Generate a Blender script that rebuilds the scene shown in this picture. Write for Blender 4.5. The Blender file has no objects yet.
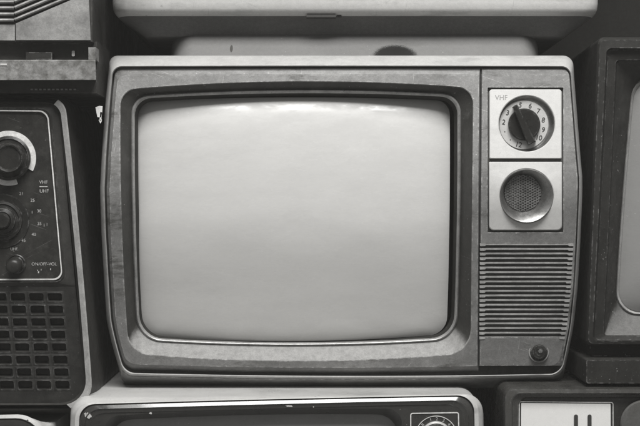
import bpy, bmesh, math, random
from mathutils import Vector
random.seed(7)
sc = bpy.context.scene
COL = sc.collection
D = 1.30            # camera distance from the front plane of the central set, metres
PI = math.pi

# ------------------------------------------------------------------ measuring helpers
# one pixel of the photograph is about one millimetre on the plane y = 0
def V(px, py, d):
    s = (1.0 + d / D) / 1000.0
    return Vector(((px - 320.0) * s, d, (213.0 - py) * s))

def lerp_table(t, x):
    if x <= t[0][0]: return t[0][1]
    for (a, b), (c, e) in zip(t, t[1:]):
        if x <= c: return b + (e - b) * (x - a) / (c - a)
    return t[-1][1]

def rr(c, r, b=(0, 0, 0, 0), nc=8, ns=16):
    """rounded quad: corners TL TR BR BL, radii, outward bulge of top right bottom left"""
    if not hasattr(r, '__len__'): r = (r,) * 4
    c = [Vector(p) for p in c]
    cen = sum(c, Vector((0, 0))) / 4
    out = []
    for i in range(4):
        p, q, o = c[i], c[(i + 1) % 4], c[i - 1]
        din = (o - p).normalized(); dout = (q - p).normalized()
        a = p + din * r[i]; e = p + dout * r[i]
        k = .5523
        a2 = a - din * r[i] * k; e2 = e - dout * r[i] * k
        for j in range(nc + 1):
            t = j / nc
            out.append(a * (1-t)**3 + a2 * 3*t*(1-t)**2 + e2 * 3*t*t*(1-t) + e * t**3)
        s1 = q - dout * r[(i + 1) % 4]
        n = Vector((-dout.y, dout.x))
        if (n.dot(cen - p)) > 0: n = -n
        for j in range(1, ns):
            t = j / ns
            out.append(e.lerp(s1, t) + n * b[i] * 4 * t * (1 - t))
    return [(v.x, v.y) for v in out]

def circ(cx, cy, r, n=96, ry=None):
    ry = r if ry is None else ry
    # starts at the top-left so that it can be bridged with a rounded quad
    return [(cx + r * math.cos(a), cy + ry * math.sin(a)) for a in
            [(-3 * PI / 4 - .35) + 2 * PI * i / n for i in range(n)]]

class MB:
    def __init__(s): s.v = []; s.f = []
    def add(s, vs, fs):
        o = len(s.v); s.v += [Vector(x) for x in vs]; s.f += [tuple(i + o for i in f) for f in fs]
    def loft(s, loops, first=False, last=False, closed=True):
        o = len(s.v); n = len(loops[0])
        for l in loops: s.v += [Vector(x) for x in l]
        for k in range(len(loops) - 1):
            for i in range(n if closed else n - 1):
                j = (i + 1) % n
                s.f.append((o + k*n + i, o + k*n + j, o + (k+1)*n + j, o + (k+1)*n + i))
        if first: s.f.append(tuple(o + i for i in range(n))[::-1])
        if last: s.f.append(tuple(o + (len(loops)-1)*n + i for i in range(n)))
        return s
    def box(s, x0, y0, x1, y1, d0, d1):
        """px box from depth d0 (near) to d1 (far)"""
        q = [(x0, y0), (x1, y0), (x1, y1), (x0, y1)]
        a = [V(x, y, d0) for x, y in q]
        b = [Vector((v.x, d1, v.z)) for v in a]
        s.add(a + b, [(0,1,2,3), (7,6,5,4), (0,4,5,1), (1,5,6,2), (2,6,7,3), (3,7,4,0)])
        return s
    def build(s, name, m, parent=None, sharp=32):
        me = bpy.data.meshes.new(name)
        org = parent_world(parent)
        me.from_pydata([v - org for v in s.v], [], s.f)
        bm = bmesh.new(); bm.from_mesh(me)
        bmesh.ops.remove_doubles(bm, verts=bm.verts, dist=1e-6)
        bmesh.ops.recalc_face_normals(bm, faces=bm.faces)
        if sum(f.normal.y * f.calc_area() for f in bm.faces) > 1e-9:
            open_ = any(e.is_boundary for e in bm.edges)
            if open_: bmesh.ops.reverse_faces(bm, faces=bm.faces)
        bm.to_mesh(me); bm.free()
        for p in me.polygons: p.use_smooth = True
        me.set_sharp_from_angle(angle=math.radians(sharp))
        me.materials.append(m)
        o = bpy.data.objects.new(name, me); COL.objects.link(o)
        if parent: o.parent = parent
        return o

def parent_world(p):
    w = Vector((0, 0, 0))
    while p is not None:
        w += p.location; p = p.parent
    return w

def thing(name, label, cat, loc):
    o = bpy.data.objects.new(name, None); COL.objects.link(o)
    o.empty_display_size = .05
    o.location = loc; o['label'] = label; o['category'] = cat
    return o

def lf(loop, d):
    """px loop -> 3-D loop; d is a number or a function of the pixel row"""
    return [V(x, y, d(y) if callable(d) else d) for x, y in loop]

def back(loop3, y, k=1.0):
    cx = sum(v.x for v in loop3) / len(loop3); cz = sum(v.z for v in loop3) / len(loop3)
    return [Vector((cx + (v.x - cx) * k, y, cz + (v.z - cz) * k)) for v in loop3]

def lathe(mb, cx, cy, prof, n=48, first=False, last=True):
    """prof: (radius px, depth)"""
    mb.loft([lf(circ(cx, cy, r, n), d) for r, d in prof], first=first, last=last)
    return mb

def text(mb, s, size, cx, cy, d, rot=0, sx=1.0, bold=0.0, thick=.0003):
    cu = bpy.data.curves.new('t', 'FONT'); cu.body = s; cu.size = 1; cu.align_x = 'CENTER'; cu.align_y = 'CENTER'
    cu.offset = bold; cu.resolution_u = 4
    ob = bpy.data.objects.new('t', cu); COL.objects.link(ob)
    dg = bpy.context.evaluated_depsgraph_get(); dg.update()
    me = bpy.data.meshes.new_from_object(ob.evaluated_get(dg))
    xs = [v.co.x for v in me.vertices]; ys = [v.co.y for v in me.vertices]
    mx = (min(xs) + max(xs)) / 2; my = (min(ys) + max(ys)) / 2
    c, n = math.cos(rot), math.sin(rot)
    pts = []
    for v in me.vertices:
        x = (v.co.x - mx) * size * sx; y = -(v.co.y - my) * size
        pts.append((cx + x * c - y * n, cy + x * n + y * c))
    dd = d if not callable(d) else None
    mb.add([V(x, y, (d(y) if callable(d) else d) - thick) for x, y in pts], [tuple(p.vertices) for p in me.polygons])
    bpy.data.objects.remove(ob); bpy.data.curves.remove(cu); bpy.data.meshes.remove(me)

# ------------------------------------------------------------------ materials
def grey(v, warm=None):
    """the faintly olive grey of the print"""
    w = (.06 if v < .08 else .018) if warm is None else warm
    return (v, v * (1 - .35 * w), v * (1 - w * 1.5), 1)

def M(name, v, rough=.5, metal=0, var=.18, vs=28, stain=0, stain_v=.1, stain_s=18, specks=0, speck_v=.6, speck_s=420,
      bump=.08, bs=700, coat=0, wear=0, wear_v=.4, spec=.5, sheen=0, streak=(1, 1, 1), rvar=.12, spots=None, scratch=0, scratch_v=.5, scuff=0, scuff_v=.05, upface=0, upface_v=.4, grain=.16):
    m = bpy.data.materials.new(name); m.use_nodes = True
    nt = m.node_tree; nd = nt.nodes; lk = nt.links; b = nd['Principled BSDF']
    tc = nd.new('ShaderNodeTexCoord'); mp = nd.new('ShaderNodeMapping')
    mp.inputs['Scale'].default_value = streak
    lk.new(tc.outputs['Object'], mp.inputs['Vector'])
    def noise(scale, det=6, ro=.6, off=0, vec=mp):
        n = nd.new('ShaderNodeTexNoise'); n.inputs['Scale'].default_value = scale
        n.inputs['Detail'].default_value = det; n.inputs['Roughness'].default_value = ro
        o = nd.new('ShaderNodeVectorMath'); o.inputs[1].default_value = (off, off * .7, off * 1.3)
        lk.new(vec.outputs[0], o.inputs[0]); lk.new(o.outputs[0], n.inputs['Vector'])
        return n.outputs['Fac']
    def ramp(src, a, c):
        r = nd.new('ShaderNodeMapRange'); r.interpolation_type = 'SMOOTHSTEP'
        r.inputs['From Min'].default_value = a; r.inputs['From Max'].default_value = c
        lk.new(src, r.inputs['Value']); return r.outputs['Result']
    def mix(fac, A, B):
        x = nd.new('ShaderNodeMix'); x.data_type = 'RGBA'
        if hasattr(fac, 'is_linked') or not isinstance(fac, (int, float)): lk.new(fac, x.inputs[0])
        else: x.inputs[0].default_value = fac
        for i, q in ((6, A), (7, B)):
            if isinstance(q, tuple): x.inputs[i].default_value = q
            else: lk.new(q, x.inputs[i])
        return x.outputs[2]
    def mul(a, k):
        x = nd.new('ShaderNodeMath'); x.operation = 'MULTIPLY'; lk.new(a, x.inputs[0])
        if isinstance(k, (int, float)): x.inputs[1].default_value = k
        else: lk.new(k, x.inputs[1])
        return x.outputs[0]
    n1 = noise(vs)
    c = mix(ramp(n1, .28, .72), grey(v * (1 - var)), grey(v * (1 + var)))
    if stain:
        c = mix(mul(ramp(noise(stain_s, 8, .68, 3.1), .48, .70), stain), c, grey(stain_v))
    if wear:
        bv = nd.new('ShaderNodeBevel'); bv.samples = 6; bv.inputs['Radius'].default_value = .0022
        ge = nd.new('ShaderNodeNewGeometry'); dt = nd.new('ShaderNodeVectorMath'); dt.operation = 'DOT_PRODUCT'
        lk.new(bv.outputs[0], dt.inputs[0]); lk.new(ge.outputs['Normal'], dt.inputs[1])
        inv = nd.new('ShaderNodeMath'); inv.operation = 'SUBTRACT'; inv.inputs[0].default_value = 1
        lk.new(dt.outputs['Value'], inv.inputs[1])
        w = mul(ramp(inv.outputs[0], .008, .09), ramp(noise(130, 8, .75, 9.), .47, .60))
        c = mix(mul(w, wear), c, grey(wear_v))
    if specks:
        sp = mul(ramp(noise(speck_s, 2, .5, 5.7), .70, .76), ramp(noise(22, 4, .6, 12.), .42, .66))
        c = mix(mul(sp, specks), c, grey(speck_v))
    if scuff:      # irregular grime, soft edged, elongated along the edges
        ms = nd.new('ShaderNodeMapping'); ms.inputs['Scale'].default_value = (.45, 1, 1.6); lk.new(tc.outputs['Object'], ms.inputs['Vector'])
        sc_ = mul(ramp(noise(34, 9, .74, 21., ms), .50, .63), ramp(noise(9, 3, .5, 4.), .35, .62))
        c = mix(mul(sc_, scuff), c, grey(scuff_v))
    if scratch:    # short hairlines in two directions
        for rot, sc3, o_ in ((.5, (26, 26, 1500), 3.), (-.35, (22, 22, 1300), 8.), (1.45, (20, 20, 1700), 15.)):
            mr = nd.new('ShaderNodeMapping'); mr.inputs['Rotation'].default_value = (0, rot, 0); lk.new(tc.outputs['Object'], mr.inputs['Vector'])
            ms = nd.new('ShaderNodeMapping'); ms.inputs['Scale'].default_value = sc3; lk.new(mr.outputs[0], ms.inputs['Vector'])
            h = mul(ramp(noise(1, 1, .5, o_, ms), .735, .78), ramp(noise(30, 3, .5, o_ + 5), .45, .6))
            c = mix(mul(h, scratch), c, grey(scratch_v))
    if upface:       # paler tone mixed in where the surface faces up
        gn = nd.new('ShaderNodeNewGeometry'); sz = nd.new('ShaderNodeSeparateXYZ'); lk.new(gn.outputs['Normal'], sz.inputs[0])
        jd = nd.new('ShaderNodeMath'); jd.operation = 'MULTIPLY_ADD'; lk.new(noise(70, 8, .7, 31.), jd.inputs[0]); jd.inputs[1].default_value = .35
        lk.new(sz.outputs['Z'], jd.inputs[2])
        dc = mix(ramp(noise(130, 9, .75, 33.), .38, .68), grey(upface_v * 1.04), grey(upface_v * .80))
        c = mix(mul(ramp(jd.outputs[0], .30, .55), upface), c, dc)
    if grain:      # micro dirt in the pores of the surface
        g1 = ramp(noise(1100, 3, .7, 41.), .3, .7); g2 = ramp(noise(260, 6, .7, 43.), .3, .7)
        gm = nd.new('ShaderNodeMath'); gm.operation = 'ADD'; lk.new(g1, gm.inputs[0]); lk.new(g2, gm.inputs[1])
        gr_ = nd.new('ShaderNodeMapRange'); gr_.inputs['From Min'].default_value = .3; gr_.inputs['From Max'].default_value = 1.7
        gr_.inputs['To Min'].default_value = 1 - grain; gr_.inputs['To Max'].default_value = 1 + grain; lk.new(gm.outputs[0], gr_.inputs['Value'])
        vm = nd.new('ShaderNodeVectorMath'); vm.operation = 'SCALE'; lk.new(c, vm.inputs[0]); lk.new(gr_.outputs[0], vm.inputs['Scale']); c = vm.outputs[0]
    if spots:
        # individual marks: (x, z, rx, rz, value) metres in object space, ragged by noise
        sep = nd.new('ShaderNodeSeparateXYZ'); lk.new(tc.outputs['Object'], sep.inputs[0])
        jig = noise(230, 8, .8, 1.9, tc)
        for (x, z, rx, rz, sv) in spots:
            def part(axis, ctr, rad):
                a = nd.new('ShaderNodeMath'); a.operation = 'SUBTRACT'; lk.new(sep.outputs[axis], a.inputs[0]); a.inputs[1].default_value = ctr
                q = nd.new('ShaderNodeMath'); q.operation = 'DIVIDE'; lk.new(a.outputs[0], q.inputs[0]); q.inputs[1].default_value = rad
                p = nd.new('ShaderNodeMath'); p.operation = 'POWER'; lk.new(q.outputs[0], p.inputs[0]); p.inputs[1].default_value = 2
                return p.outputs[0]
            ad = nd.new('ShaderNodeMath'); ad.operation = 'ADD'; lk.new(part('X', x, rx), ad.inputs[0]); lk.new(part('Z', z, rz), ad.inputs[1])
            j = nd.new('ShaderNodeMath'); j.operation = 'MULTIPLY_ADD'; lk.new(jig, j.inputs[0]); j.inputs[1].default_value = 3.0
            lk.new(ad.outputs[0], j.inputs[2])
            c = mix(ramp(j.outputs[0], 2.60, 2.42), c, grey(sv))
    lk.new(c, b.inputs['Base Color'])
    r = nd.new('ShaderNodeMapRange'); r.inputs['To Min'].default_value = max(.03, rough - rvar); r.inputs['To Max'].default_value = min(1, rough + rvar)
    r.inputs['From Min'].default_value = .3; r.inputs['From Max'].default_value = .7
    lk.new(noise(vs * 2.3, 6, .65, 7.), r.inputs['Value']); lk.new(r.outputs['Result'], b.inputs['Roughness'])
    b.inputs['Metallic'].default_value = metal
    b.inputs['Specular IOR Level'].default_value = spec
    b.inputs['Coat Weight'].default_value = coat; b.inputs['Coat Roughness'].default_value = .06
    if bump:
        bp = nd.new('ShaderNodeBump'); bp.inputs['Strength'].default_value = bump; bp.inputs['Distance'].default_value = .001
        lk.new(noise(bs, 4, .6, 2.), bp.inputs['Height']); lk.new(bp.outputs[0], b.inputs['Normal'])
    return m

shell_m   = M('shell_plastic', .40, .45, grain=.08, var=.06, stain=.4, stain_v=.28, stain_s=14, specks=.6, speck_v=.15, bump=.05, scratch=.5, scratch_v=.2, scuff=.45, scuff_v=.20, wear=.4, wear_v=.6)
bezel_m   = M('bezel_grey_plastic', .168, .5, grain=.17, var=.18, vs=24, stain=.5, stain_v=.24, stain_s=22, specks=.9, speck_v=.55, speck_s=380, bump=.14, wear=.8, wear_v=.5, scratch=.9, scratch_v=.42, scuff=.95, scuff_v=.065, spec=.35)
funnel_m  = M('surround_charcoal', .035, .42, var=.16, vs=40, specks=.8, speck_v=.4, bump=.12, spec=.25, scuff=.3, scuff_v=.02, scratch=.3, scratch_v=.15, upface=.92, upface_v=.29)
rubber_m  = M('black_rubber', .03, .75, var=.2, specks=.4, bump=.04, spec=.1)
dark_m    = M('black_plastic', .04, .55, var=.22, vs=30, specks=.6, speck_v=.3, bump=.1, wear=.5, wear_v=.13, spec=.2)
gap_m     = M('recess_black', .085, .8, var=.15, spec=.1)
gloss_m   = M('black_gloss_face', .03, .2, var=.2, specks=.7, speck_v=.45, bump=.03, coat=.6)
white_m   = M('white_plate', .50, .45, grain=.06, var=.04, vs=14, stain=.25, stain_v=.40, stain_s=24, specks=.5, speck_v=.15, bump=.04, scratch=.25, scratch_v=.25, scuff=.25, scuff_v=.25)
well_m    = M('satin_well', .30, .34, metal=.9, var=.08, bump=.03)
silver_m  = M('silver_trim', .36, .42, metal=.2, var=.2, vs=60, stain=.5, stain_v=.2, stain_s=70, bump=.05)
ink_m     = M('black_ink', .03, .6, var=.05, bump=0)
inkg_m    = M('grey_ink', .22, .6, var=.1, bump=0)
rim_m     = M('rim_satin', .26, .35, metal=.3, var=.2, vs=80, specks=.6, bump=.05)
print_m   = M('white_print', .42, .6, var=.3, vs=500, stain=.85, stain_v=.12, stain_s=420, bump=0)
line_m    = M('painted_line', .62, .45, var=.12, vs=120, stain=.3, stain_v=.2, stain_s=160, bump=0)
grille_m  = M('grille_plastic', .28, .42, var=.2, vs=60, stain=.5, stain_v=.15, stain_s=50, specks=.7, bump=.08, wear=.3, wear_v=.5, scuff=.5, scuff_v=.1)
wire_m    = M('mesh_wire', .2, .4, metal=.6, var=.3, vs=120, bump=0)
cream_m   = M('white_cabinet', .48, .38, grain=.07, var=.05, vs=9, stain=.4, stain_v=.36, stain_s=10, specks=.7, speck_v=.10, speck_s=150, bump=.05, scratch=.5, scratch_v=.2, scuff=.4, scuff_v=.2)
plinth_m  = M('grey_plinth', .165, .6, grain=.06, spec=.12, scuff=.5, scuff_v=.12, var=.06, vs=10, stain=.2, stain_v=.15, specks=.4, speck_v=.6, bump=.05,
              spots=[(.036, -.0174, .0215, .0125, .008), (-.131, -.0085, .0015, .004, .06)])
dusty_m   = M('dusty_panel', .20, .7, var=.35, vs=35, stain=.75, stain_v=.30, stain_s=30, specks=.8, speck_v=.4, speck_s=300, bump=.25, bs=350)
ledge_m   = M('dusty_ledge', .15, .75, var=.5, vs=120, stain=.9, stain_v=.26, stain_s=70, specks=.8, speck_v=.5, speck_s=260, bump=.4, bs=300)
rib_m     = M('ribbed_plastic', .28, .35, var=.3, vs=60, stain=.5, stain_v=.25, stain_s=60, specks=.5, bump=.12)
panel_m   = M('black_control_panel', .026, .36, spec=.2, var=.3, vs=40, stain=.6, stain_v=.05, stain_s=90, specks=1., speck_v=.5, speck_s=420, bump=.06, scratch=.6, scratch_v=.2)
ldark_m   = M('left_cabinet', .032, .5, spec=.2, var=.25, vs=30, stain=.4, stain_v=.05, stain_s=40, specks=.8, speck_v=.35, bump=.12, wear=.6, wear_v=.15, scratch=.4, scratch_v=.12)
lgrille_m = M('left_grille', .018, .5, spec=.22, var=.25, vs=60, stain=.5, stain_v=.04, stain_s=60, specks=.5, bump=.15, wear=.5, wear_v=.16)
knob_m    = M('black_knob', .02, .32, spec=.2, var=.2, vs=80, specks=.5, speck_v=.3, bump=.04, wear=.6, wear_v=.2)
rdark_m   = M('right_cabinet', .022, .6, spec=.15, var=.18, vs=40, stain=.25, stain_v=.042, stain_s=60, specks=.8, speck_v=.35, bump=.15, wear=.6, wear_v=.25, scratch=.4, scratch_v=.12)
wallm     = M('dark_wall', .02, .9, var=.2, vs=8, spec=.05)
floorm    = M('concrete', .18, .8, var=.2, vs=8)
gleam_m   = M('gleam_white', .7, .8, var=.1, vs=80, stain=.4, stain_v=.35, stain_s=90)

def glass_m(name, v):
    """phosphor behind a dusty face plate: the smears change the gloss, specks and painted-in cloudy reflections the colour"""
    m = M(name, v, .5, var=.05, vs=7, stain=.30, stain_v=v * .78, stain_s=7, specks=.5, speck_v=.75, speck_s=300, bump=0, coat=1., spec=.2, grain=.03, streak=(.8, 1, 2.6), scratch=.12, scratch_v=v * 1.5)  # stain here is the painted-in cloudy reflections
    nt = m.node_tree; b = nt.nodes['Principled BSDF']
    tc = nt.nodes.new('ShaderNodeTexCoord'); mp = nt.nodes.new('ShaderNodeMapping'); mp.inputs['Scale'].default_value = (.7, 1, 1.8)
    n = nt.nodes.new('ShaderNodeTexNoise'); n.inputs['Scale'].default_value = 32; n.inputs['Detail'].default_value = 9; n.inputs['Roughness'].default_value = .72
    r = nt.nodes.new('ShaderNodeMapRange'); r.inputs['From Min'].default_value = .40; r.inputs['From Max'].default_value = .62
    r.inputs['To Min'].default_value = .11; r.inputs['To Max'].default_value = .45
    r2 = nt.nodes.new('ShaderNodeMapRange'); r2.inputs['From Min'].default_value = .40; r2.inputs['From Max'].default_value = .60
    r2.inputs['To Min'].default_value = .9; r2.inputs['To Max'].default_value = .35
    nt.links.new(tc.outputs['Object'], mp.inputs[0]); nt.links.new(mp.outputs[0], n.inputs['Vector'])
    nt.links.new(n.outputs['Fac'], r.inputs['Value']); nt.links.new(r.outputs[0], b.inputs['Coat Roughness'])
    nt.links.new(n.outputs['Fac'], r2.inputs['Value']); nt.links.new(r2.outputs[0], b.inputs['Coat Weight'])
    return m
screen_m = glass_m('screen_phosphor', .50)
screen2_m = glass_m('screen_phosphor_dim', .22)

# ------------------------------------------------------------------ the central television
L_T = [(56,108),(66,109),(100,105.6),(150,102),(190,100),(232,101.3),(290,104.6),(320,106.6),(337,110),(359,116),(373,120.4),(387,121)]
R_T = [(56,573),(73,573.9),(100,576),(153,580.2),(180,582.6),(205,582),(250,580),(290,577.6),(327,573.6),(360,567),(377,563),(387,562)]
F_T = [(40,.006),(190,-.030),(370,.014),(400,.020)]
def f(py): return sum(lerp_table(F_T, py + k) for k in (-18,-9,0,9,18)) / 5
def fo(off): return lambda py: f(py) + off
def warp(loop, side='LR'):
    out = []
    for x, y in loop:
        if 'L' in side and x < 150:
            w = min(1, max(0, (150 - x) / 22))
            x += w * (lerp_table(L_T, y) - (108 + 13 * (y - 56) / 331))
        if 'R' in side and x > 530:
            w = min(1, max(0, (x - 530) / 22))
            x += w * (lerp_table(R_T, y) - (573 - 11 * (y - 56) / 331))
        out.append((x, y))
    return out
kw = dict(nc=8, ns=28)
tv = thing('television', 'large central grey television with a blank pale screen and a white VHF dial plate', 'television', V(341, 387, .14))

A = warp(rr([(108,55.5),(573,55.5),(562,386.5),(121,385.5)], (10,10,11,11), (0,0,2.5,0), **kw))
A1 = warp(rr([(108.3,56.5),(572.7,56.5),(562,385.5),(121.2,384.5)], (10,10,11,11), (0,0,2.5,0), **kw))
B1 = warp(rr([(110.6,64.5),(570.6,64.5),(560.8,377),(122.6,376)], (9.5,9,11,10), (.6,0,2.5,0), **kw))
B = warp(rr([(112,66),(569.8,66),(560,374.8),(124,374)], (9,9,11,10), (.6,0,2.5,0), **kw))
C = warp(rr([(113,67),(569,67),(559.2,374),(125,373)], (8.5,8.5,11,10), (.6,0,2.5,0), **kw))
E = warp(rr([(121,75),(562,75),(552,366),(133,365)], 8, **kw))
def lip(a, b): return lambda py: f(py) + a + (b - a) * min(1, max(0, (py - 340) / 40))
a3 = lf(A, lip(.016, .034))
mb = MB(); mb.loft([back(a3, .30, .90), back(a3, .06, 1.0), a3, lf(A1, lip(.012, .030)), lf(B1, fo(-.001)), lf(B, fo(-.003)), lf(C, fo(-.001)), lf(C, fo(.010))], first=True)
mb.build('cabinet', shell_m, tv, 40)
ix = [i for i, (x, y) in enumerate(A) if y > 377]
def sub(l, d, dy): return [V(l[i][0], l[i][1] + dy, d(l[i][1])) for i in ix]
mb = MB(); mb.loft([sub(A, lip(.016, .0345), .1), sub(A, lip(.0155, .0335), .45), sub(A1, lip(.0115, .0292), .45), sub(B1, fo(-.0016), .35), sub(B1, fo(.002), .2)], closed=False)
mb.build('lower_lip', M('lip_grey', .20, .45, var=.2, vs=30, stain=.5, stain_v=.1, stain_s=30, specks=.6, bump=.1, wear=.8, wear_v=.5, scuff=.6, scuff_v=.06, scratch=.6), tv, 40)  # darker skin laid over the cabinet's lower lip
mb = MB(); mb.loft([lf(C, fo(.0095)), lf(E, fo(.0155))])
mb.build('inner_frame', gap_m, tv)

# bezel left of the seam
Z0 = warp(rr([(114.6,67.6),(480.6,67.6),(478.6,372),(126.5,371)], (7,.6,.6,9), (.3,0,2.5,0), **kw), 'L')
Z1 = warp(rr([(115,68),(480.4,68),(478.4,368.5),(126.8,367)], (7,.6,.6,9), (.3,0,2.5,0), **kw), 'L')
Z2 = warp(rr([(115.8,68.8),(480,68.8),(478,367.5),(127.4,366)], (7,.6,.6,9), (.3,0,2.5,0), **kw), 'L')
Z3 = warp(rr([(118,74.2),(479.2,74.4),(477.4,366.5),(128.4,365)], (7,.6,.6,9), (.3,0,2.5,0), **kw), 'L')
Z4 = warp(rr([(118.6,75),(479,75.2),(477.2,366),(129,364.4)], (7,.6,.6,9), (.3,0,2.5,0), **kw), 'L')
O_c = [(120.2,89),(473,87),(470.5,354.6),(128,354.6)]; O_r = (17,17,26,24); O_b = (6.2,0,6,2.2)
O0 = rr([(119.6,88.3),(473.6,86.3),(471.1,355.3),(127.4,355.3)], O_r, O_b, **kw)
O = rr(O_c, O_r, O_b, **kw)
mb = MB(); mb.loft([lf(Z0, fo(.014)), lf(Z1, fo(.003)), lf(Z2, fo(.0018)), lf(Z3, fo(.0002)), lf(Z4, fo(-.0012)), lf(O0, fo(-.0012)), lf(O, fo(-.0004)), lf(O, fo(.003))])
mb.build('bezel', bezel_m, tv, 28)

# silver surround, black rim, screen
def sag(py):
    t = min(1, max(0, (py - 215) / 125)); return .0125 * t * t * (3 - 2 * t)
def dr(off): return lambda py: .55 * f(py) + off + sag(py)
I_c = [(131,94.6),(461,93),(457.5,341.5),(136.5,342)]; I_r = (20,20,26,26); I_b = (4,1,4,1.5)
def Iin(k):
    cs = [(1,1),(-1,1),(-1,-1),(1,-1)]
    return rr([(x + sx*k, y + sy*k) for (x, y), (sx, sy) in zip(I_c, cs)], [max(6, r - k*.6) for r in I_r], I_b, **kw)
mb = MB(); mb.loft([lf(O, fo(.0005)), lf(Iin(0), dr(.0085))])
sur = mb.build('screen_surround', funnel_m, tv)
mb = MB(); mb.loft([lf(Iin(-.4), dr(.0095)), lf(Iin(.3), dr(.0070)), lf(Iin(1.2), dr(.0060)), lf(Iin(2.2), dr(.0066)), lf(Iin(3.4), dr(.0095))])
mb.build('rim', rim_m, sur, 60)
mb = MB(); mb.loft([lf(Iin(3.2), dr(.0094)), lf(Iin(6.8), dr(.022))])
mb.build('screen_gasket', rubber_m, sur, 60)
S = rr([(137,101),(450,100),(447,335.5),(141,337)], (15,15,19,19), (3.2,1,5,1.6), **kw)
mb = MB(); cx, cy = 294, 219
loops = []
for k in [1.0,.99,.98,.97,.96,.945,.93,.91,.89,.86,.78,.68,.56,.44,.32,.2,.08]:
    l = []
    for x, y in S:
        X, Y = cx + (x - cx) * k, cy + (y - cy) * k
        q = ((X - cx) / 156) ** 2 + ((Y - cy) / 121) ** 2
        l.append(V(X, Y, .55 * f(cy) + .0075 + .0110 * q + .004 * ((Y - cy) / 121) ** 2 + .0045 * k ** 16 + sag(Y)))
    loops.append(l)
mb.loft(loops, last=True); mb.build('screen', screen_m, tv, 80)

# control panel right of the seam: a sheet with two openings
def Rb(py):
    x = 568.5 - 11 * (py - 56) / 331 + lerp_table(R_T, py) - (573 - 11 * (py - 56) / 331)
    if py < 76: x -= 8 - math.sqrt(max(0, 64 - (76 - py) ** 2))
    if py > 357: x -= 9 - math.sqrt(max(0, 81 - min(81, (py - 357) ** 2)))
    return x
rows = [68,68.8,70,72,74.3,75.2,79,83,87.4] + [87.4 + (232.2-87.4)*i/24 for i in range(1,25)] + [236,240,243.4] + \
       [243.4 + (337.2-243.4)*i/20 for i in range(1,21)] + [342,347,352,357,360,362.5,364.5,365.8]
def pd(py):
    if py < 68.5: return f(py) + .003
    if py < 69.5: return f(py) + .0018
    if py < 74.8: return f(py) + .0002
    return f(py) - .0012
def cols(py):
    r = Rb(py); s = 481.6 - 2.2 * (py - 68) / 300
    xs = [s, s + .7] + [487.6, 495] + [495 + 60 * i / 6 for i in range(1, 7)] + [563.4] + [r - 2.6, r - .6, r]
    return xs
mb = MB(); nC = len(cols(100)); vs = []; ok = {}
for i, py in enumerate(rows):
    for j, x in enumerate(cols(py)):
        d = pd(py)
        if j == 0 or j == nC - 1: d += .0014
        vs.append(V(x, py, d))
fs = []
for i in range(len(rows) - 1):
    m_ = (rows[i] + rows[i+1]) / 2
    for j in range(nC - 1):
        if 87.4 < m_ < 232.2 and 2 <= j < 10: continue
        if 243.4 < m_ < 337.2 and 0 < j < nC - 3: continue
        if 243.4 < m_ < 337.2 and j == 0: continue
        fs.append((i*nC+j, i*nC+j+1, (i+1)*nC+j+1, (i+1)*nC+j))
mb.add(vs, fs)
bm = bmesh.new(); vv = [bm.verts.new(v) for v in mb.v]
for q in mb.f: bm.faces.new([vv[i] for i in q])
be = [e for e in bm.edges if e.is_boundary]
ex = bmesh.ops.extrude_edge_only(bm, edges=be)
for v in [g for g in ex['geom'] if isinstance(g, bmesh.types.BMVert)]: v.co.y += .008
for v in list(bm.verts):
    if not v.link_faces: bm.verts.remove(v)
bm.verts.index_update()
mb = MB(); mb.add([v.co.copy() for v in bm.verts], [[v.index for v in q.verts] for q in bm.faces]); bm.free()
cp = mb.build('control_panel', bezel_m, tv, 28)
mb = MB()
for y0, y1, r0, r1 in ((87.4,160.2,95,153),(160.2,232.2,168,224)):
    mb.loft([lf(rr([(487,y0),(564,y0),(564,y1),(487,y1)], .6), fo(.003)), lf(rr([(494,r0),(560,r0),(560,r1),(494,r1)], .6), fo(.003))])
mb.build('plate_recess', gap_m, cp)

# white plates with their wells
def plate(x0, y0, x1, y1, wc, wr, rad, name):
    q = dict(nc=8, ns=16)
    o = rr([(x0,y0),(x1,y0),(x1,y1),(x0,y1)], rad, **q)
    o1 = rr([(x0+.7,y0+.7),(x1-.7,y0+.7),(x1-.7,y1-.7),(x0+.7,y1-.7)], rad, **q)
    n = len(o)
    ci = []
    for x, y in o1:
        a = math.atan2(y - wc[1], x - wc[0]); ci.append((wc[0] + wr*math.cos(a), wc[1] + wr*math.sin(a)))
    def at(k): return [(wc[0] + (x-wc[0])*k, wc[1] + (y-wc[1])*k) for x, y in ci]
    mb = MB(); mb.loft([lf(o, fo(.004)), lf(o, fo(-.0008)), lf(o1, fo(-.0015)), lf(at(1.03), fo(-.0015)), lf(ci, fo(-.0009)), lf(ci, fo(.001))])
    return mb.build(name, white_m, tv, 10)
p1 = plate(489.4, 89.3, 561.6, 158.6, (526.8,123.6), 28, (3,3,1.2,1.2), 'channel_plate')
mb = MB(); text(mb, 'VHF', 7.0, 501.2, 97.4, fo(-.0015), sx=1.0, thick=.0002); mb.build('plate_lettering', inkg_m, p1)
fd = f(124)
mb = MB(); mb.loft([lf(circ(526.8,123.6,28), fd - .0004), lf(circ(526.2,123.9,27.6), fd + .0015), lf(circ(523.8,124.8,25.2), fd + .0046), lf(circ(523.8,124.8,24.4), fd + .005)])
mb.build('dial_well', well_m, p1, 60)
mb = MB(); lathe(mb, 523.8, 124.8, [(24.8, fd+.0048),(24.2, fd+.0038),(12, fd+.0038)], 72, last=False)
dial = mb.build('channel_dial', white_m, tv)
mb = MB()
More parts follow.
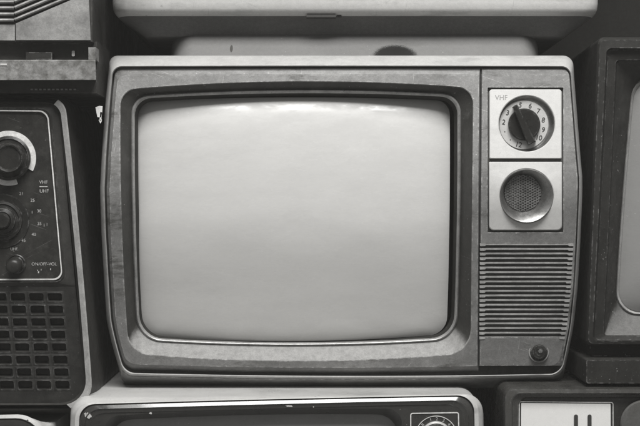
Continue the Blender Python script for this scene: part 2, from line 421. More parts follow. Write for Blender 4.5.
for s, a in (('5',-100),('6',-71),('7',-43),('8',-14),('9',14),('10',39),('12',103),('\u2022',132),('\u2022',160),('2',188),('3',217),('4',241)):
    R = 20.2; x = 523.8 + R*math.cos(math.radians(a)); y = 124.8 + R*math.sin(math.radians(a))
    text(mb, s, 7.2 if s != '\u2022' else 4, x, y, fd + .0038, rot=math.radians(12), sx=.95, thick=.0002, bold=.012)
mb.build('dial_numbers', ink_m, dial)
mb = MB(); lathe(mb, 524.2, 124.4, [(16.2, fd+.0038),(16, fd+.001),(15.4, fd-.0005),(14.8, fd-.0010),(6, fd-.0012)], 64)
kn = mb.build('channel_knob', knob_m, tv)
ax = Vector((535.2-515.0, 144.0-106.0)).normalized(); nx = Vector((-ax.y, ax.x))
def bar(w0, w1, e0, e1):
    p, q = Vector((515.0,105.4)) - ax*e0, Vector((532.0,143.4)) + ax*e1
    m_ = (p+q)/2
    return [tuple(p + nx*w0), tuple(p - nx*w0), tuple(m_ - nx*w1*.92), tuple(q - nx*w1), tuple(q + nx*w1), tuple(m_ + nx*w1*.92)]
mb = MB(); mb.loft([lf(bar(2.4,4.3,0,0), fd+.0035), lf(bar(2.3,4.2,0,0), fd-.007), lf(bar(1.8,3.2,-.8,-.8), fd-.0084)], first=True, last=True)
mb.build('pointer_bar', knob_m, kn, 25)

p2 = plate(489, 161.8, 562, 230.2, (526.6,195.8), 27, (1.2,1.2,4.5,4.5), 'tuner_plate')
fd = f(196)
mb = MB(); mb.loft([lf(circ(526.6,195.8,27), fd - .0004), lf(circ(526.5,195.8,26.4), fd - .0014), lf(circ(526.3,195.6,25.2), fd - .0008), lf(circ(522.8,193.0,18.9), fd + .009), lf(circ(522.8,193,18.2), fd + .0105)])
mb.build('tuner_well', well_m, p2, 40)
mb = MB(); lathe(mb, 522.8, 193, [(18.6, fd+.0102),(10, fd+.0098)], 48)
md = mb.build('mesh_disc', gap_m, p2)
mb = MB()
for ang in (28, -28, 90):
    a = math.radians(ang); u = Vector((math.cos(a), math.sin(a))); n = Vector((-u.y, u.x))
    k = -18.0
    while k < 18:
        h = math.sqrt(max(.01, 18.2**2 - k*k)); c = Vector((522.8,193)) + n*k
        for t0 in range(1):
            q = [c - u*h - n*.36, c + u*h - n*.36, c + u*h + n*.36, c - u*h + n*.36]
            z = fd + .0092 + (.0003 if ang > 0 else 0) + (.0002 if ang == 90 else 0)
            mb.loft([lf([tuple(p) for p in q], z), lf([tuple(p) for p in q], z - .0005)], last=True)
        k += 2.35
mb.build('wire_mesh', wire_m, p2)

# speaker louvres
mb = MB(); n = 21; pitch = (337.4 - 244.2) / 20
for i in range(n):
    y = 244.2 + pitch * i
    x0 = 481.2 - 2.2*(y-68)/300; x1 = Rb(y) - 2.2
    def sec(x, h, out):
        return [V(x, y-.75+random.uniform(-.1,.1), f(y)-.0012-out), V(x, y+h+.25+random.uniform(-.1,.1), f(y)-.0010-out), V(x, y+h+.55, f(y)+.001-out), V(x, y+h*.6, f(y)+.009), V(x, y-1.6, f(y)+.009)]
    jit = [random.uniform(-.0002,.0002) for _ in range(9)]
    mb.loft([sec(x0 + (x1-x0)*k/8, .55, jit[k]*.5) for k in range(9)], first=True, last=True)
    mb.loft([sec(x0 + .2, 1.7, .0005), sec(x0 + 5.0 + random.uniform(-.4,.4), 1.6, .0004), sec(x0+6.2, .7, 0)], first=True, last=True)
    mb.loft([sec(x1 - 5.6, .7, 0), sec(x1 - 4.6 + random.uniform(-.4,.4), 1.6, .0004), sec(x1 - .1, 1.7, .0005)], first=True, last=True)
sg = mb.build('speaker_grille', grille_m, tv, 30)
mb = MB(); ys = [243.6 + 93.4*i/16 for i in range(17)]
mb.loft([[V(481,y,f(y)+.0085) for y in ys], [V(575.4 if y < 300 else Rb(y)-1, y, f(y)+.0085) for y in ys]], closed=False)
mb.build('grille_backing', M('louvre_back', .32, .8, var=.3, spec=.1), sg)

# small volume knob
fd = f(352)
mb = MB(); lathe(mb, 538.8, 352.4, [(10.2, fd-.0010),(9.9, fd-.0022),(9.2, fd-.0022),(8.8, fd-.0014)], 48, last=False)
vk = mb.build('knob_ring', grille_m, tv)
mb = MB(); lathe(mb, 539.2, 352.0, [(9.0, fd-.0012),(7.6, fd-.0018),(7.2, fd-.0075),(6.4, fd-.0092),(3.4, fd-.0094),(3.0,fd-.0086),(1,fd-.0084)], 48)
vkn = mb.build('volume_knob', knob_m, tv, 40)
mb = MB(); lathe(mb, 540.4, 351.4, [(2.2, fd-.0086),(2.0, fd-.0094),(1.2, fd-.0096)], 32); mb.build('knob_glint', M('glint_metal', .2, .3, metal=.6, var=.4, vs=300), vkn)  # pale disc added as the glint on the knob
# low foot on which the set stands
mb = MB()
for x in (150, 500): mb.box(x, 384, x + 40, 389.2, .03, .06)
for x in (165, 470): mb.box(x, 378, x + 40, 384, .20, .24)

# ------------------------------------------------------------------ white television underneath
TOPZ = -.1775                                            # its top surface, where the central set stands
lt = thing('television', 'white-cased television with a glossy black front, lying underneath the central television', 'television', (-.045, -.02, -.62))
def rim_y(x): return 405.5 + (396.0 - 405.5) * (x - 80) / 380
DF = -.070
face = rr([(80,404.8),(473.5,395.4),(482,820),(70,820)], (15,17,20,20), (.6,0,0,0), nc=8, ns=24)
def grow(loop, k, kt=None):
    out = []
    for x, y in loop:
        w = (x - 277) / 197
        out.append((x + k * max(-1, min(1, w * 1.2)), y - ((kt if kt is not None else k) if y < 500 else -k)))
    return out
g1 = lf(grow(face, 4.5, 1.0), DF + .001); 
g2 = lf(grow(face, 8.0, 1.6), DF + .008)
g3 = lf(rr([(71,396.6),(483,396.2),(491,806),(60,806)], (16,18,20,20), nc=8, ns=24), DF + .030)
top_fix = []
for v in g3: top_fix.append(Vector((v.x, .34, v.z)))
mb = MB(); mb.loft([top_fix, g3, [a.lerp(b, .35) + Vector((0, -.003, .0012)) for a, b in zip(g2, g3)], g2, g1, lf(grow(face, .6, .3), DF), lf(face, DF + .003)], first=True)
mb.build('cabinet', cream_m, lt, 40)
fi1 = grow(face, -1.0, -1.2); fi2 = grow(face, -5, -4.6); fi3 = grow(face, -6, -5.4); fi4 = grow(face, -9, -8.4); fi5 = grow(face, -10, -9.2)
opn = rr([(104,415.8),(402,408.2),(404,800),(104,800)], (16,16,20,20), (2,0,0,0), nc=8, ns=24)
opn1 = rr([(110,420),(398,414),(400,796),(110,796)], (22,22,20,20), (2,0,0,0), nc=8, ns=24)
mb = MB(); mb.loft([lf(face, DF+.004), lf(fi1, DF-.0005), lf(fi2, DF-.0025), lf(fi3, DF-.0012), lf(fi4, DF-.0008), lf(fi5, DF+.0002), lf(opn, DF+.0002), lf(opn1, DF+.016)])
fr = mb.build('front_frame', gloss_m, lt, 18)
mb = MB(); loops = []
for k in (1.01,.97,.9,.8,.6,.4,.2,.05):
    loops.append([V(254+(x-254)*k, 608+(y-608)*k, DF + .017 - .022*(1-k*k)) for x, y in opn1])
mb.loft(loops, last=True); mb.build('screen', screen2_m, lt, 80)
# dial with its painted square
def outline(mb, c, r, w, d, th=.0004):
    a = rr(c, r); cs = [(1,1),(-1,1),(-1,-1),(1,-1)]
    b = rr([(x+sx*w, y+sy*w) for (x,y),(sx,sy) in zip(c, cs)], max(.2, r-w))
    mb.loft([lf(a, d+.0002), lf(a, d-th), lf(b, d-th), lf(b, d+.0002)])
mb = MB(); outline(mb, [(410.2,413),(459,412.2),(460,462),(410.2,462)], 2.4, 1.1, DF); mb.build('dial_outline', line_m, lt)
mb = MB(); lathe(mb, 436.2, 437, [(21.2, DF),(21.2, DF-.0006),(20.5, DF-.0006),(20.4, DF)], 72, last=False); mb.build('dial_circle', line_m, lt)
mb = MB(); lathe(mb, 436.2, 437, [(15.8, DF),(15.4, DF-.004),(13.4, DF-.0055),(12.6, DF-.0045)], 64, last=False); 
dk = mb.build('dial_skirt', silver_m, lt)
mb = MB(); lathe(mb, 436.2, 437, [(13, DF-.0030),(12.6, DF-.016),(11, DF-.0175),(4, DF-.018)], 64); mb.build('knob', knob_m, lt)
mb = MB()
for s, a in (('7',-158),('8',-138),('9',-118),('1',-108),('2',-88),('3',-66),('4',-44),('5',-22)):
    if s in '9': continue
    text(mb, s, 4.6, 436.2+18*math.cos(math.radians(a)), 437+18*math.sin(math.radians(a)), DF, rot=math.radians(a+90), thick=.0003)
mb.build('dial_numbers', print_m, lt)
def blob(mb, cx, cy, r, d, n=14, th=.0005, sx=1., rough=.35):
    pts = []
    for i in range(n):
        a = 2*PI*i/n; q = r*(1+random.uniform(-rough, rough)); pts.append((cx+q*sx*math.cos(a), cy+q*math.sin(a)))
    mb.loft([lf(pts, d+.0004), lf(pts, d-th)], last=True)
for x, y, r, d, sx in ((88.4,415.6,2.9,.0016,1),(85.2,414,1.2,.0012,1),(150.6,413.4,1.0,.0008,1.6),(289,406.2,.8,.0012,4.2),(313.5,407,.6,.001,1)):
    mb = MB(); blob(mb, x, y, r, DF-d, sx=sx); mb.build('white_fleck', white_m, lt)  # small ragged white flecks on the front

# ------------------------------------------------------------------ white television on top
ut = thing('television', 'pale white television resting on top of the central one, showing its rounded lower edge', 'television', V(356, 55.8, .16))
prof = []      # (row, depth, side inset) going down and under
UD = .012
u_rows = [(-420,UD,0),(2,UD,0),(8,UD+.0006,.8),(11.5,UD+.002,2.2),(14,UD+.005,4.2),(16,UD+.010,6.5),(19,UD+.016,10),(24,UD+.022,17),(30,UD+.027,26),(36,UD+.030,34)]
def strip(y, d, ins):
    l, r = 110.5 + ins, 600.5 - ins
    pts = []
    rad = 16
    for i in range(7):
        a = PI - (PI/2)*i/6
        pts.append((l + rad + rad*math.cos(a), -rad*math.sin(a)))
    for i in range(1, 24): pts.append((l + rad + (r - l - 2*rad)*i/24, -rad))
    for i in range(7):
        a = PI/2 - (PI/2)*i/6
        pts.append((r - rad + rad*math.cos(a), -rad*math.sin(a)))
    out = []
    for x, dy in pts:
        s = (1 + d/D)/1000
        out.append(Vector(((x-320)*s, d + (dy+16)*.00085, (213-y)*s)))
    b = [Vector((out[-1].x, .36, out[-1].z)), Vector((out[0].x, .36, out[0].z))]
    return out + b
mb = MB(); mb.loft([strip(*q) for q in u_rows[:6]], first=True)
mb.build('cabinet', cream_m, ut, 50)
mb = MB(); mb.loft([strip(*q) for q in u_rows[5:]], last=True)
mb.build('underside', M('underside_shade', .10, .6, var=.15, vs=12, spec=.2), ut, 50)  # shade beneath the curved edge is put into this darker colour
mb = MB(); # slot in the lower edge
mb.box(306.5, 14.6, 336, 17.0, UD+.0035, UD+.030); mb.box(337, 15.2, 341.5, 16.4, UD+.0065, UD+.030)
mb.build('slot', ink_m, ut)
def pl(y, d, l, r, rad):
    pts = []
    for i in range(11):
        a = PI - (PI/2)*i/10; pts.append((l + rad + rad*math.cos(a), rad*(1-math.sin(a))))
    for i in range(1, 24): pts.append((l + rad + (r-l-2*rad)*i/24, 0))
    for i in range(11):
        a = PI/2 - (PI/2)*i/10; pts.append((r - rad + rad*math.cos(a), rad*(1-math.sin(a))))
    s = (1 + d/D)/1000
    out = [Vector(((x-320)*s, d + q*.0030, (213-y)*s)) for x, q in pts]
    return out + [Vector((out[-1].x, .34, out[-1].z)), Vector((out[0].x, .34, out[0].z))]
mb = MB(); mb.loft([pl(30, .046, 166, 546, 30), pl(36, .040, 164, 548, 30), pl(41, .034, 163, 549, 30), pl(57.6, .022, 162, 550, 30)], first=True, last=True)
mb.build('plinth', plinth_m, ut, 50)

# ------------------------------------------------------------------ dark set at the left
LD = -.035
lv = thing('television', 'dark television at the left with round knobs, white outlined panel and punched grille', 'television', V(-110, 413, .12))
def lean(y): return (y - 108) * .052
def ll(x0, y0, x1, y1, r, k=0): return rr([(-330,y0),(x1+k*0,y0),(x1+(y1-y0)*.094,y1),(-330,y1+1)], (3,r,r+13,3), (0,1.5,0,0), nc=8, ns=24)
T1 = ll(0, 98.0, 63.6, 408.5, 15); T2 = ll(0, 102, 59.8, 405, 14); T0 = ll(0, 96.8, 65.0, 410, 16); TM = ll(0, 93.5, 73, 413.5, 20)
tm = lf(TM, LD+.045)
mb = MB(); mb.loft([back(tm, .30, .97), tm, lf(ll(0, 94.2, 70.5, 413, 19), LD+.030), lf(T0, LD+.008), lf(T1, LD+.002)], first=True)
mb.build('cabinet', ldark_m, lv, 30)
mb = MB()
tl = [i for i, (x, y) in enumerate(T1) if x > (57 if y < 200 else 68)]
def tr(l, d): return [V(l[i][0], l[i][1], d) for i in tl]
mb.loft([tr(T0, LD+.0072), tr(T0, LD-.0005), tr(T1, LD-.0018), tr(T2, LD-.0006), tr(T2, LD+.004)], closed=False)
mb.build('trim_strip', silver_m, lv, 40)
FI = ll(0, 106, 55, 401, 12); FO = ll(0, 107.5, 52.6, 286.5, 12)
P_c = [(-250,108.6),(47.4,111),(62.2,279.4),(-250,281)]
cs4 = [(1,1),(-1,1),(-1,-1),(1,-1)]
def PI_(k): return rr([(x+sx*k, y+sy*k) for (x,y),(sx,sy) in zip(P_c, cs4)], (2,max(2,9-k*.5),max(2,9-k*.5),2), nc=8, ns=24)
GT = 287.0
# face with control-panel recess (upper) and grille field (lower)
mb = MB(); mb.loft([lf(T2, LD+.003), lf(ll(0, 104, 57.8, 403, 13), LD+.007)])
mb.build('face_frame', ldark_m, lv)
up = rr([(-326,104),(58.4,104),(75.4,286),(-326,287)], (1,13,.5,1), nc=8, ns=24)
mb = MB(); mb.loft([lf(up, LD+.007), lf(PI_(-4), LD+.0052), lf(PI_(-2.6), LD+.004), lf(PI_(-1.4), LD+.0052), lf(PI_(-.2), LD+.0056)])
mb.build('panel_border', ldark_m, lv, 25)
mb = MB(); mb.loft([lf(PI_(-.8), LD+.0058), lf(PI_(-.6), LD+.0036), lf(PI_(.5), LD+.0034), lf(PI_(.8), LD+.0058)]); mb.build('panel_outline', line_m, lv, 40)
mb = MB(); mb.loft([lf(PI_(.2), LD+.0062), lf(PI_(14), LD+.0062)], last=True)
pn = mb.build('control_panel', panel_m, lv)
PD = LD + .0062
mb = MB()
text(mb, 'VHF', 4.8, 43.4, 182, PD); text(mb, 'UHF', 4.8, 44.2, 191, PD); mb.box(39.5, 186.2, 47.6, 187, PD-.0003, PD+.0004)
for s, x, y in (('21',21,193.5),('25',32.5,200.2),('30',39.2,211),('35',39.4,223.6),('40',33.8,234.4),('45',23.4,240.4),('50',11,240.4),('UHF',14,249)):
    text(mb, s, 4.4 if s != 'UHF' else 3.8, x, y, PD)
text(mb, 'ON/OFF-VOL', 4.3, 44.2, 264, PD)
for i in range(5):
    x = random.gauss(40, 6); y = random.gauss(225, 11)
    if abs(x-40) < 9: mb.box(x, y, x+random.uniform(.3,.9), y+random.uniform(.5,3.2), PD-.0002, PD+.0003)
for i in range(4):
    x = random.uniform(34,52); y = random.uniform(268,276); mb.box(x, y, x+random.uniform(.3,1.2), y+random.uniform(.4,2.2), PD-.0002, PD+.0003)
mb.build('panel_lettering', print_m, pn)
# big channel knob: silver scale ring cut open where the knob's shadow falls, skirt, cap
mb = MB()
a0, a1 = math.radians(70), math.radians(388)
ring = [(a0 + (a1-a0)*i/80) for i in range(81)]
def arc(r, d): return [V(8.6 + r*math.cos(a), 158.2 + r*math.sin(a), d) for a in ring]
mb.loft([arc(27.6, PD+.0004), arc(27.4, PD-.0012), arc(22.0, PD-.0016), arc(21.6, PD+.0004)], closed=False)
k1 = mb.build('dial_ring', line_m, lv)
mb = MB(); lathe(mb, 8.4, 158.2, [(22.6, PD),(22.2, PD-.006),(19.6, PD-.0075),(18.6, PD-.0062),(15.6, PD-.0066),(15, PD-.019),(13.6, PD-.0215),(12.2, PD-.021),(11.4, PD-.0195),(3, PD-.0192)], 72)
mb.build('channel_knob', knob_m, lv, 35)
mb = MB(); lathe(mb, 2, 221, [(27.5, PD),(27, PD-.0012),(25.6, PD-.0014),(20.5, PD-.001),(19.6, PD-.004),(17.2, PD-.0048),(16.4, PD-.0035),(13.6, PD-.004),(12.8,PD-.010),(9.2,PD-.0115),(8.4, PD-.010),(7.6, PD-.019),(6.4, PD-.0205),(2, PD-.0205)], 72)
mb.build('tuner_knob', knob_m, lv, 35)
mb = MB(); lathe(mb, 16, 264, [(9.8, PD),(9.6, PD-.002),(8.6, PD-.0026),(7.8, PD-.0016),(7.4,PD-.004),(6.2,PD-.0048),(5.4,PD-.0030)], 56, last=False)
rings = [(8.0, PD-.002),(7.6, PD-.014),(7.0, PD-.0165),(5, PD-.018),(2, PD-.0186)]
o = [lf(circ(15-1.2*i, 265+.8*i, r, 56), d) for i, (r, d) in enumerate(rings)]
mb.loft(o, last=True)
mb.build('volume_knob', knob_m, lv, 50)
# punched grille
mb = MB(); nx_, ny_ = 15, 8
px_, py_ = 18.55, 12.55
def cell(i, j, a, b):      # a,b in 0..1 within the cell
    y = 291.2 + (j + b) * py_
    x = 64.2 - (i + 1 - a) * px_ + (y - 297) * .085
    return x, y
ge = [(cell(nx_-1,0,0,0)[0]-80, 286.6), (72.4, 286.6), (82.4, 404), (-326, 404)]
for i in range(nx_):
    for j in range(ny_):
        o = rr([cell(i,j,0,0), cell(i,j,1,0), cell(i,j,1,1), cell(i,j,0,1)], .02, nc=3, ns=2)
        h = rr([cell(i,j,.11,.15), cell(i,j,.89,.15), cell(i,j,.89,.88), cell(i,j,.11,.88)], 1.9, nc=3, ns=2)
        h1 = rr([cell(i,j,.14,.19), cell(i,j,.86,.19), cell(i,j,.86,.82), cell(i,j,.14,.82)], 1.7, nc=3, ns=2)
        h2 = rr([cell(i,j,.16,.21), cell(i,j,.84,.21), cell(i,j,.84,.62), cell(i,j,.16,.62)], 1.5, nc=3, ns=2)
        b = LD + .007
        mb.loft([lf(o, b), lf(h, b-.0006), lf(h1, b+.0006), lf(h2, b+.010)])
# border of the grille field
def brd(k, y0, y1, n): 
    return
xl = lambda y: 64.2 - nx_*px_ + (y-297)*.085
xr = lambda y: 64.2 + (y-297)*.085
ya, yb = 291.2, 291.2 + ny_*py_
mb.loft([lf([(-326,286.4),(75.4,286.4),(86.4,404),(-326,404)], b), lf([(xl(ya),ya),(xr(ya),ya),(xr(yb),yb),(xl(yb),yb)], b)])
gr = mb.build('grille', lgrille_m, lv, 25)
mb = MB(); mb.box(-300, 288, 72, 401, b+.0105, b+.013); mb.build('grille_backing', gap_m, gr)

# ------------------------------------------------------------------ ribbed receiver above the left set
RD = -.045
rv = thing('radio', 'dusty dark radio with slanted ribs standing on the left television', 'radio', V(-100, 93, .12))
mb = MB(); mb.box(-330, -330, 92.2, 41.5, RD+.004, .28); mb.box(-330, 41.5, 97, 93.2, RD+.016, .28)
mb.build('body', dark_m, rv)
poly = [(15.5,22.5),(95,-11.8),(95,-60),(90,-60),(88.4,0),(90.8,40.4),(15.8,40.4)]
poly = [(15.5,23.5),(67,1.5),(88.6,-8),(90.8,40.2),(15.8,40.2)]
mb = MB(); mb.loft([lf(poly, RD+.006), lf(poly, RD+.0006), lf([(x*.985+.8, y*.985+.3) for x, y in poly], RD)], last=True)
mb.build('side_panel', dusty_m, rv, 25)
mb = MB(); mb.loft([lf([(-330,24.5),(14.8,24.5),(14.8,40.2),(-330,40.2)], RD+.006), lf([(-330,24.5),(14.8,24.5),(14.8,40.2),(-330,40.2)], RD+.002)], last=True)
mb.build('lower_panel', rib_m, rv)
mb = MB()
def rib(p0, p1, w):
    p0, p1 = Vector(p0), Vector(p1); u = (p1-p0).normalized(); n = Vector((-u.y, u.x))
    if n.y < 0: n = -n
    secs = []
    for p in (p0, p0.lerp(p1, .33), p0.lerp(p1, .66), p1):
        j = random.uniform(-.0002,.0002)
        secs.append([V(*(p - n*w), RD+.008), V(*(p - n*w*.6), RD-.0005+j), V(*(p), RD-.0016+j), V(*(p + n*w*.55), RD-.0002+j), V(*(p + n*w), RD+.008)])
    mb.loft(secs, first=True, last=True)
for i in range(9):
    y = 20.0 - 6.1*i
    rib((-330, y), (13.8, y), 2.2); rib((14.6, y - .4), (14.6+120, y - .4 - 120*.415), 2.2)
mb.build('ribs', rib_m, rv, 40)
mb = MB(); q = [(-330,60.6),(95.4,60.6),(96,79.6),(-330,80.6)]
mb.loft([lf([(-330,59.8),(95.4,59.8),(96,80),(-330,81)], RD+.020), lf([(-330,59.8),(95.4,59.8),(96,80),(-330,81)], RD-.008), lf(q, RD-.0095)], last=True)
mb.build('ledge', ledge_m, rv, 25)
mb = MB(); mb.box(88.4, 47, 95.6, 59.6, RD+.001, RD+.02); mb.build('end_block', ledge_m, rv)
mb = MB(); mb.box(26, 52, 52, 59.6, RD+.006, RD+.03); mb.build('block', rdark_m, rv)
mb = MB(); 
mb.loft([lf(rr([(71.8,50.6),(74.8,50.6),(74.8,56.2),(71.8,56.2)], 1), RD+.017), lf(rr([(71.8,50.6),(74.8,50.6),(74.8,56.2),(71.8,56.2)], 1), RD+.012)], last=True)
mb.build('white_mark', white_m, rv)  # small raised white mark
mb = MB(); mb.box(0.2, 63.4, 6.8, 65.2, RD-.0102, RD-.009); mb.build('label_tag', white_m, rv)
mb = MB()
for i in range(11): mb.box(30.5+4.3*i, 88.6, 33+4.3*i, 90, RD+.0148, RD+.017)
mb.build('perforation_marks', dusty_m, rv)

# ------------------------------------------------------------------ dark set at the right
GD = -.02
rt = thing('television', 'dark dusty television at the right edge with a grey screen cut off by the frame', 'television', V(740, 384, .12))
def rl(l0, t, l1, b_, r, bul=0): return rr([(l0,t),(900,t),(900,b_),(l1,b_)], (r,2,2,r), (0,0,0,bul), nc=8, ns=20)
a_ = lf(rl(597,37,584,346,7), GD+.02)
mb = MB(); mb.loft([back(a_, .30, .97), a_, lf(rl(598,38,586,345.4,6), GD+.004), lf(rl(600,40,588,344,6), GD), lf(rl(606.5,48,592.5,341,5), GD-.001), lf(rl(608,49.6,594.5,340,5), GD+.004), lf(rl(616,60,603.4,336,3), GD+.006), lf(rl(617,61,604.4,335.4,3), GD+.009)], first=True)
mb.build('cabinet', rdark_m, rt, 20)
mb = MB(); mb.loft([lf(rl(617,61,604.4,335.4,3), GD+.0085), lf(rl(633,74,614.5,314.6,24,1), GD+.030)])
mb.build('screen_surround', M('right_surround', .03, .5, var=.3, vs=80, specks=1, speck_v=.6, bump=.2, spec=.2, scuff=.8, scuff_v=.02, upface=.75, upface_v=.17), rt)
mb = MB(); mb.loft([lf(rl(632.2,73.4,613.8,315.4,24,1), GD+.031), lf(rl(633.4,75,615.2,314,24,1), GD+.027), lf(rl(634.8,77,617,312.4,23,1), GD+.030)])
mb.build('rim', silver_m, rt)
sl = rl(634,76,616.4,313.2,24,1); mb = MB(); loops = []
for k in (1,.99,.98,.97,.96,.945,.93,.9,.8,.6,.4,.2,.05): loops.append([V(760+(x-760)*k, 194+(y-194)*k, GD+.0275-.02*(1-k*k)+.004*k**16) for x, y in sl])
mb.loft(loops, last=True); mb.build('screen', screen2_m, rt, 80)
b_ = lambda t, l, d: lf(rr([(l,t),(900,t),(900,383.5),(l,383.5)], (1.5,1,1,2), nc=4, ns=10), d)
mb = MB(); mb.loft([back(b_(359,585,GD-.004), .28, .98), b_(359,585,GD-.004), b_(360.4,586.5,GD-.0065)], first=True, last=True)
mb.box(590, 345, 890, 361, GD+.02, .27)
mb.build('plinth', rdark_m, rt, 25)

# ------------------------------------------------------------------ set at the bottom right
QD = -.040
qt = thing('television', 'dark television at the bottom right with a white panel marked with two black bars', 'television', (.27, -.02, -.62))
def ql(k, kt): return rr([(504+k,388+kt),(668-k,388+kt),(668-k,800),(504+k,800)], (9,9,6,6), nc=8, ns=20)
a_ = lf(ql(-1,-1.5), QD+.02)
mb = MB(); mb.loft([back(a_, .30, 1), a_, lf(ql(0,0), QD+.006), lf(ql(1.4,1.6), QD), lf(ql(7,5.2), QD-.001), lf(ql(9,6.8), QD+.003), lf(ql(14.0,9.0), QD+.004), lf(ql(15.4,10.4), QD+.008)], first=True)
mb.build('cabinet', M('glossy_dark_cabinet', .045, .27, var=.2, vs=30, stain=.3, stain_v=.08, specks=.6, speck_v=.3, bump=.05, wear=.4, wear_v=.2), qt, 25)
mb = MB(); mb.loft([lf(ql(15,10), QD+.0085), lf(ql(30,30), QD+.0085)], last=True); mb.build('front_board', gloss_m, qt)
w = [(521.2,403),(610.6,404),(610.8,470),(520.6,470)]
mb = MB(); outline(mb, [(519.0,401.4),(613.4,402.2),(613.6,473),(518.4,473)], 2.2, .8, QD+.0065); mb.build('panel_outline', line_m, qt)
mb = MB(); mb.loft([lf(rr(w,.8), QD+.009), lf(rr(w,.8), QD+.0062)], last=True); wp = mb.build('white_panel', M('white_glossy', .72, .3, grain=.03, var=.02, vs=12, bump=.02), qt)
mb = MB()
for x in (576, 589.6):
    c_ = rr([(x-2,414.6),(x+2,414.6),(x+2,446),(x-2,446)], 1.9, nc=6, ns=4); mb.loft([lf(c_, QD+.0064), lf(c_, QD+.0054)], last=True)
mb.build('bar_marks', ink_m, wp)
mb = MB(); lathe(mb, 644, 424, [(24, QD+.008),(23.6, QD-.004),(22, QD-.0055),(8, QD-.006)], 64); mb.build('knob', gap_m, qt)

# ------------------------------------------------------------------ set at the bottom left
BD = -.060
bt = thing('television', 'white-topped television in the bottom left corner, beneath the dark left television', 'television', (-.40, -.01, -.62))
fa = rr([(-330,426.5),(41,418.5),(64,820),(-330,820)], (4,26,10,4), nc=8, ns=24)
def off(k, kt): return [(x + (k if x > 0 else -k), y - kt) if y < 600 else (x + (k if x > 0 else -k), y) for x, y in fa]
o3 = lf(off(2.5, 4.5), BD+.004); tp = []
for v, (x, y) in zip(o3, fa): tp.append(Vector((v.x + (.002 if x > 0 else 0), BD+.040, -.2060 if y < 470 and v.z > -.235 else v.z)))
mb = MB(); mb.loft([[Vector((v.x, .3, v.z)) for v in tp], tp, [a.lerp(b, .3) + Vector((0,-.003,.001)) for a, b in zip(o3, tp)], o3, lf(off(.6,.8), BD), lf(fa, BD+.003)], first=True)
mb.build('cabinet', cream_m, bt, 40)
mb = MB(); mb.loft([lf(fa, BD+.0035), lf(off(-1.2,-1.2), BD-.0006), lf(off(-5,-5), BD-.001)], last=True); mb.build('front_frame', gloss_m, bt, 30)
mb = MB(); blob(mb, 27.6, 420.4, .8, BD+.0004)
mb.build('rivet', gap_m, bt)

# ------------------------------------------------------------------ white shape added for a gleam in the gap, wall and floor
ps = thing('gleam_shape', 'white shape standing for a gleam in the dark gap left of the central television', 'gleam', V(99, 114, .05))
mb = MB()
s1 = [(95.4,107.2),(99.4,105.8),(102.6,106.2),(102.2,112),(101,117.4),(97.4,117)]
s2 = [(98.6,120),(101.6,118.4),(101.8,121),(100.4,123.4)]
s3 = [(83,108),(88.6,109.4),(95,112.6),(94.2,117.4),(89.4,113.4)]
for s, d in ((s1,-.030),(s2,-.029)):
    mb.loft([lf(s, d+.0008), lf(s, d)], first=True, last=True)
mb.loft([lf([(x, y) for x, y in s1[1:4]] + [(100.2, 112)], d) for d in (-.0292, .03)], first=True, last=True)
mb.loft([lf([(100.2,112),(102,112),(101.2,119.6),(99.6,119.6)], -.0290), lf([(100.2,112),(102,112),(101.2,119.6),(99.6,119.6)], -.0300)], first=True, last=True)
mb.build('gleam_white', gleam_m, ps)

def slab(name, lo, hi, m, label=None):
    mb = MB(); x0,y0,z0 = lo; x1,y1,z1 = hi
    mb.add([(x0,y0,z0),(x1,y0,z0),(x1,y1,z0),(x0,y1,z0),(x0,y0,z1),(x1,y0,z1),(x1,y1,z1),(x0,y1,z1)],
           [(0,3,2,1),(4,5,6,7),(0,1,5,4),(1,2,6,5),(2,3,7,6),(3,0,4,7)])
    o = mb.build(name, m); o['kind'] = 'structure'; return o
slab('wall', (-2, .42, -.66), (2, .46, 1.2), wallm)
slab('floor', (-2, -2, -.66), (2, .42, -.576), floorm)

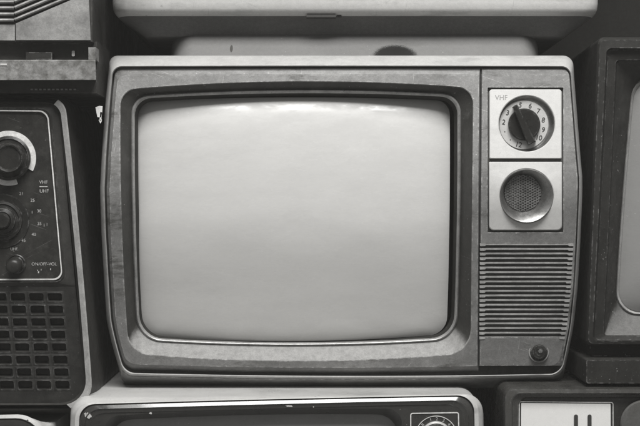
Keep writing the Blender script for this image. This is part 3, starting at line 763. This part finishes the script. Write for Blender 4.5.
# thin even haze, added only to lift the blacks
mb = MB(); x0,y0,z0,x1,y1,z1 = -2.3,-2.4,-1.7,2.3,.7,1.35
mb.add([(x0,y0,z0),(x1,y0,z0),(x1,y1,z0),(x0,y1,z0),(x0,y0,z1),(x1,y0,z1),(x1,y1,z1),(x0,y1,z1)],
       [(0,3,2,1),(4,5,6,7),(0,1,5,4),(1,2,6,5),(2,3,7,6),(3,0,4,7)])
hm = bpy.data.materials.new('haze_lift'); hm.use_nodes = True; hn = hm.node_tree.nodes; hn.remove(hn['Principled BSDF'])
pv = hn.new('ShaderNodeVolumePrincipled'); pv.inputs['Density'].default_value = .019; pv.inputs['Color'].default_value = (.95, .94, .90, 1)
hm.node_tree.links.new(pv.outputs[0], hn['Material Output'].inputs['Volume'])
hz = mb.build('added_haze', hm); hz['kind'] = 'stuff'

# ------------------------------------------------------------------ light and camera
W = bpy.data.worlds.new('World'); sc.world = W; W.use_nodes = True
wn = W.node_tree.nodes; wl = W.node_tree.links       # dim room, lighter overhead
wn['Background'].inputs[0].default_value = (1, .997, .985, 1)
wt = wn.new('ShaderNodeTexCoord'); ws = wn.new('ShaderNodeSeparateXYZ'); wr = wn.new('ShaderNodeMapRange')
wr.inputs['From Min'].default_value = -.1; wr.inputs['From Max'].default_value = .9
wr.inputs['To Min'].default_value = .13; wr.inputs['To Max'].default_value = .46
wl.new(wt.outputs['Generated'], ws.inputs[0]); wl.new(ws.outputs['Z'], wr.inputs['Value']); wl.new(wr.outputs[0], wn['Background'].inputs[1])
def area(name, loc, aim, sx, sy, power):
    l = bpy.data.lights.new(name, 'AREA'); l.shape = 'RECTANGLE'; l.size = sx; l.size_y = sy; l.energy = power; l.color = (1, .993, .978)
    o = bpy.data.objects.new(name, l); COL.objects.link(o); o.location = loc
    o.rotation_euler = (Vector(aim) - Vector(loc)).to_track_quat('-Z', 'Y').to_euler(); return o
area('overhead_lamp', (.12, -1.18, 1.70), (0, 0, 0), 1.3, .8, 72)  # soft overhead area lamp, out of view

cam = bpy.data.cameras.new('Camera'); co = bpy.data.objects.new('Camera', cam); COL.objects.link(co)
co.location = (0, -D, 0); co.rotation_euler = (PI/2, 0, 0)
cam.sensor_width = 36; cam.lens = 36 * D / .640; cam.clip_start = .05; cam.clip_end = 50
sc.camera = co
sc.view_settings.view_transform = 'Standard'; sc.view_settings.look = 'None'
sc.view_settings.exposure = 0; sc.view_settings.gamma = 1
sc.cycles.max_bounces = 8; sc.cycles.use_denoising = True
sc.render.filter_size = 1.8
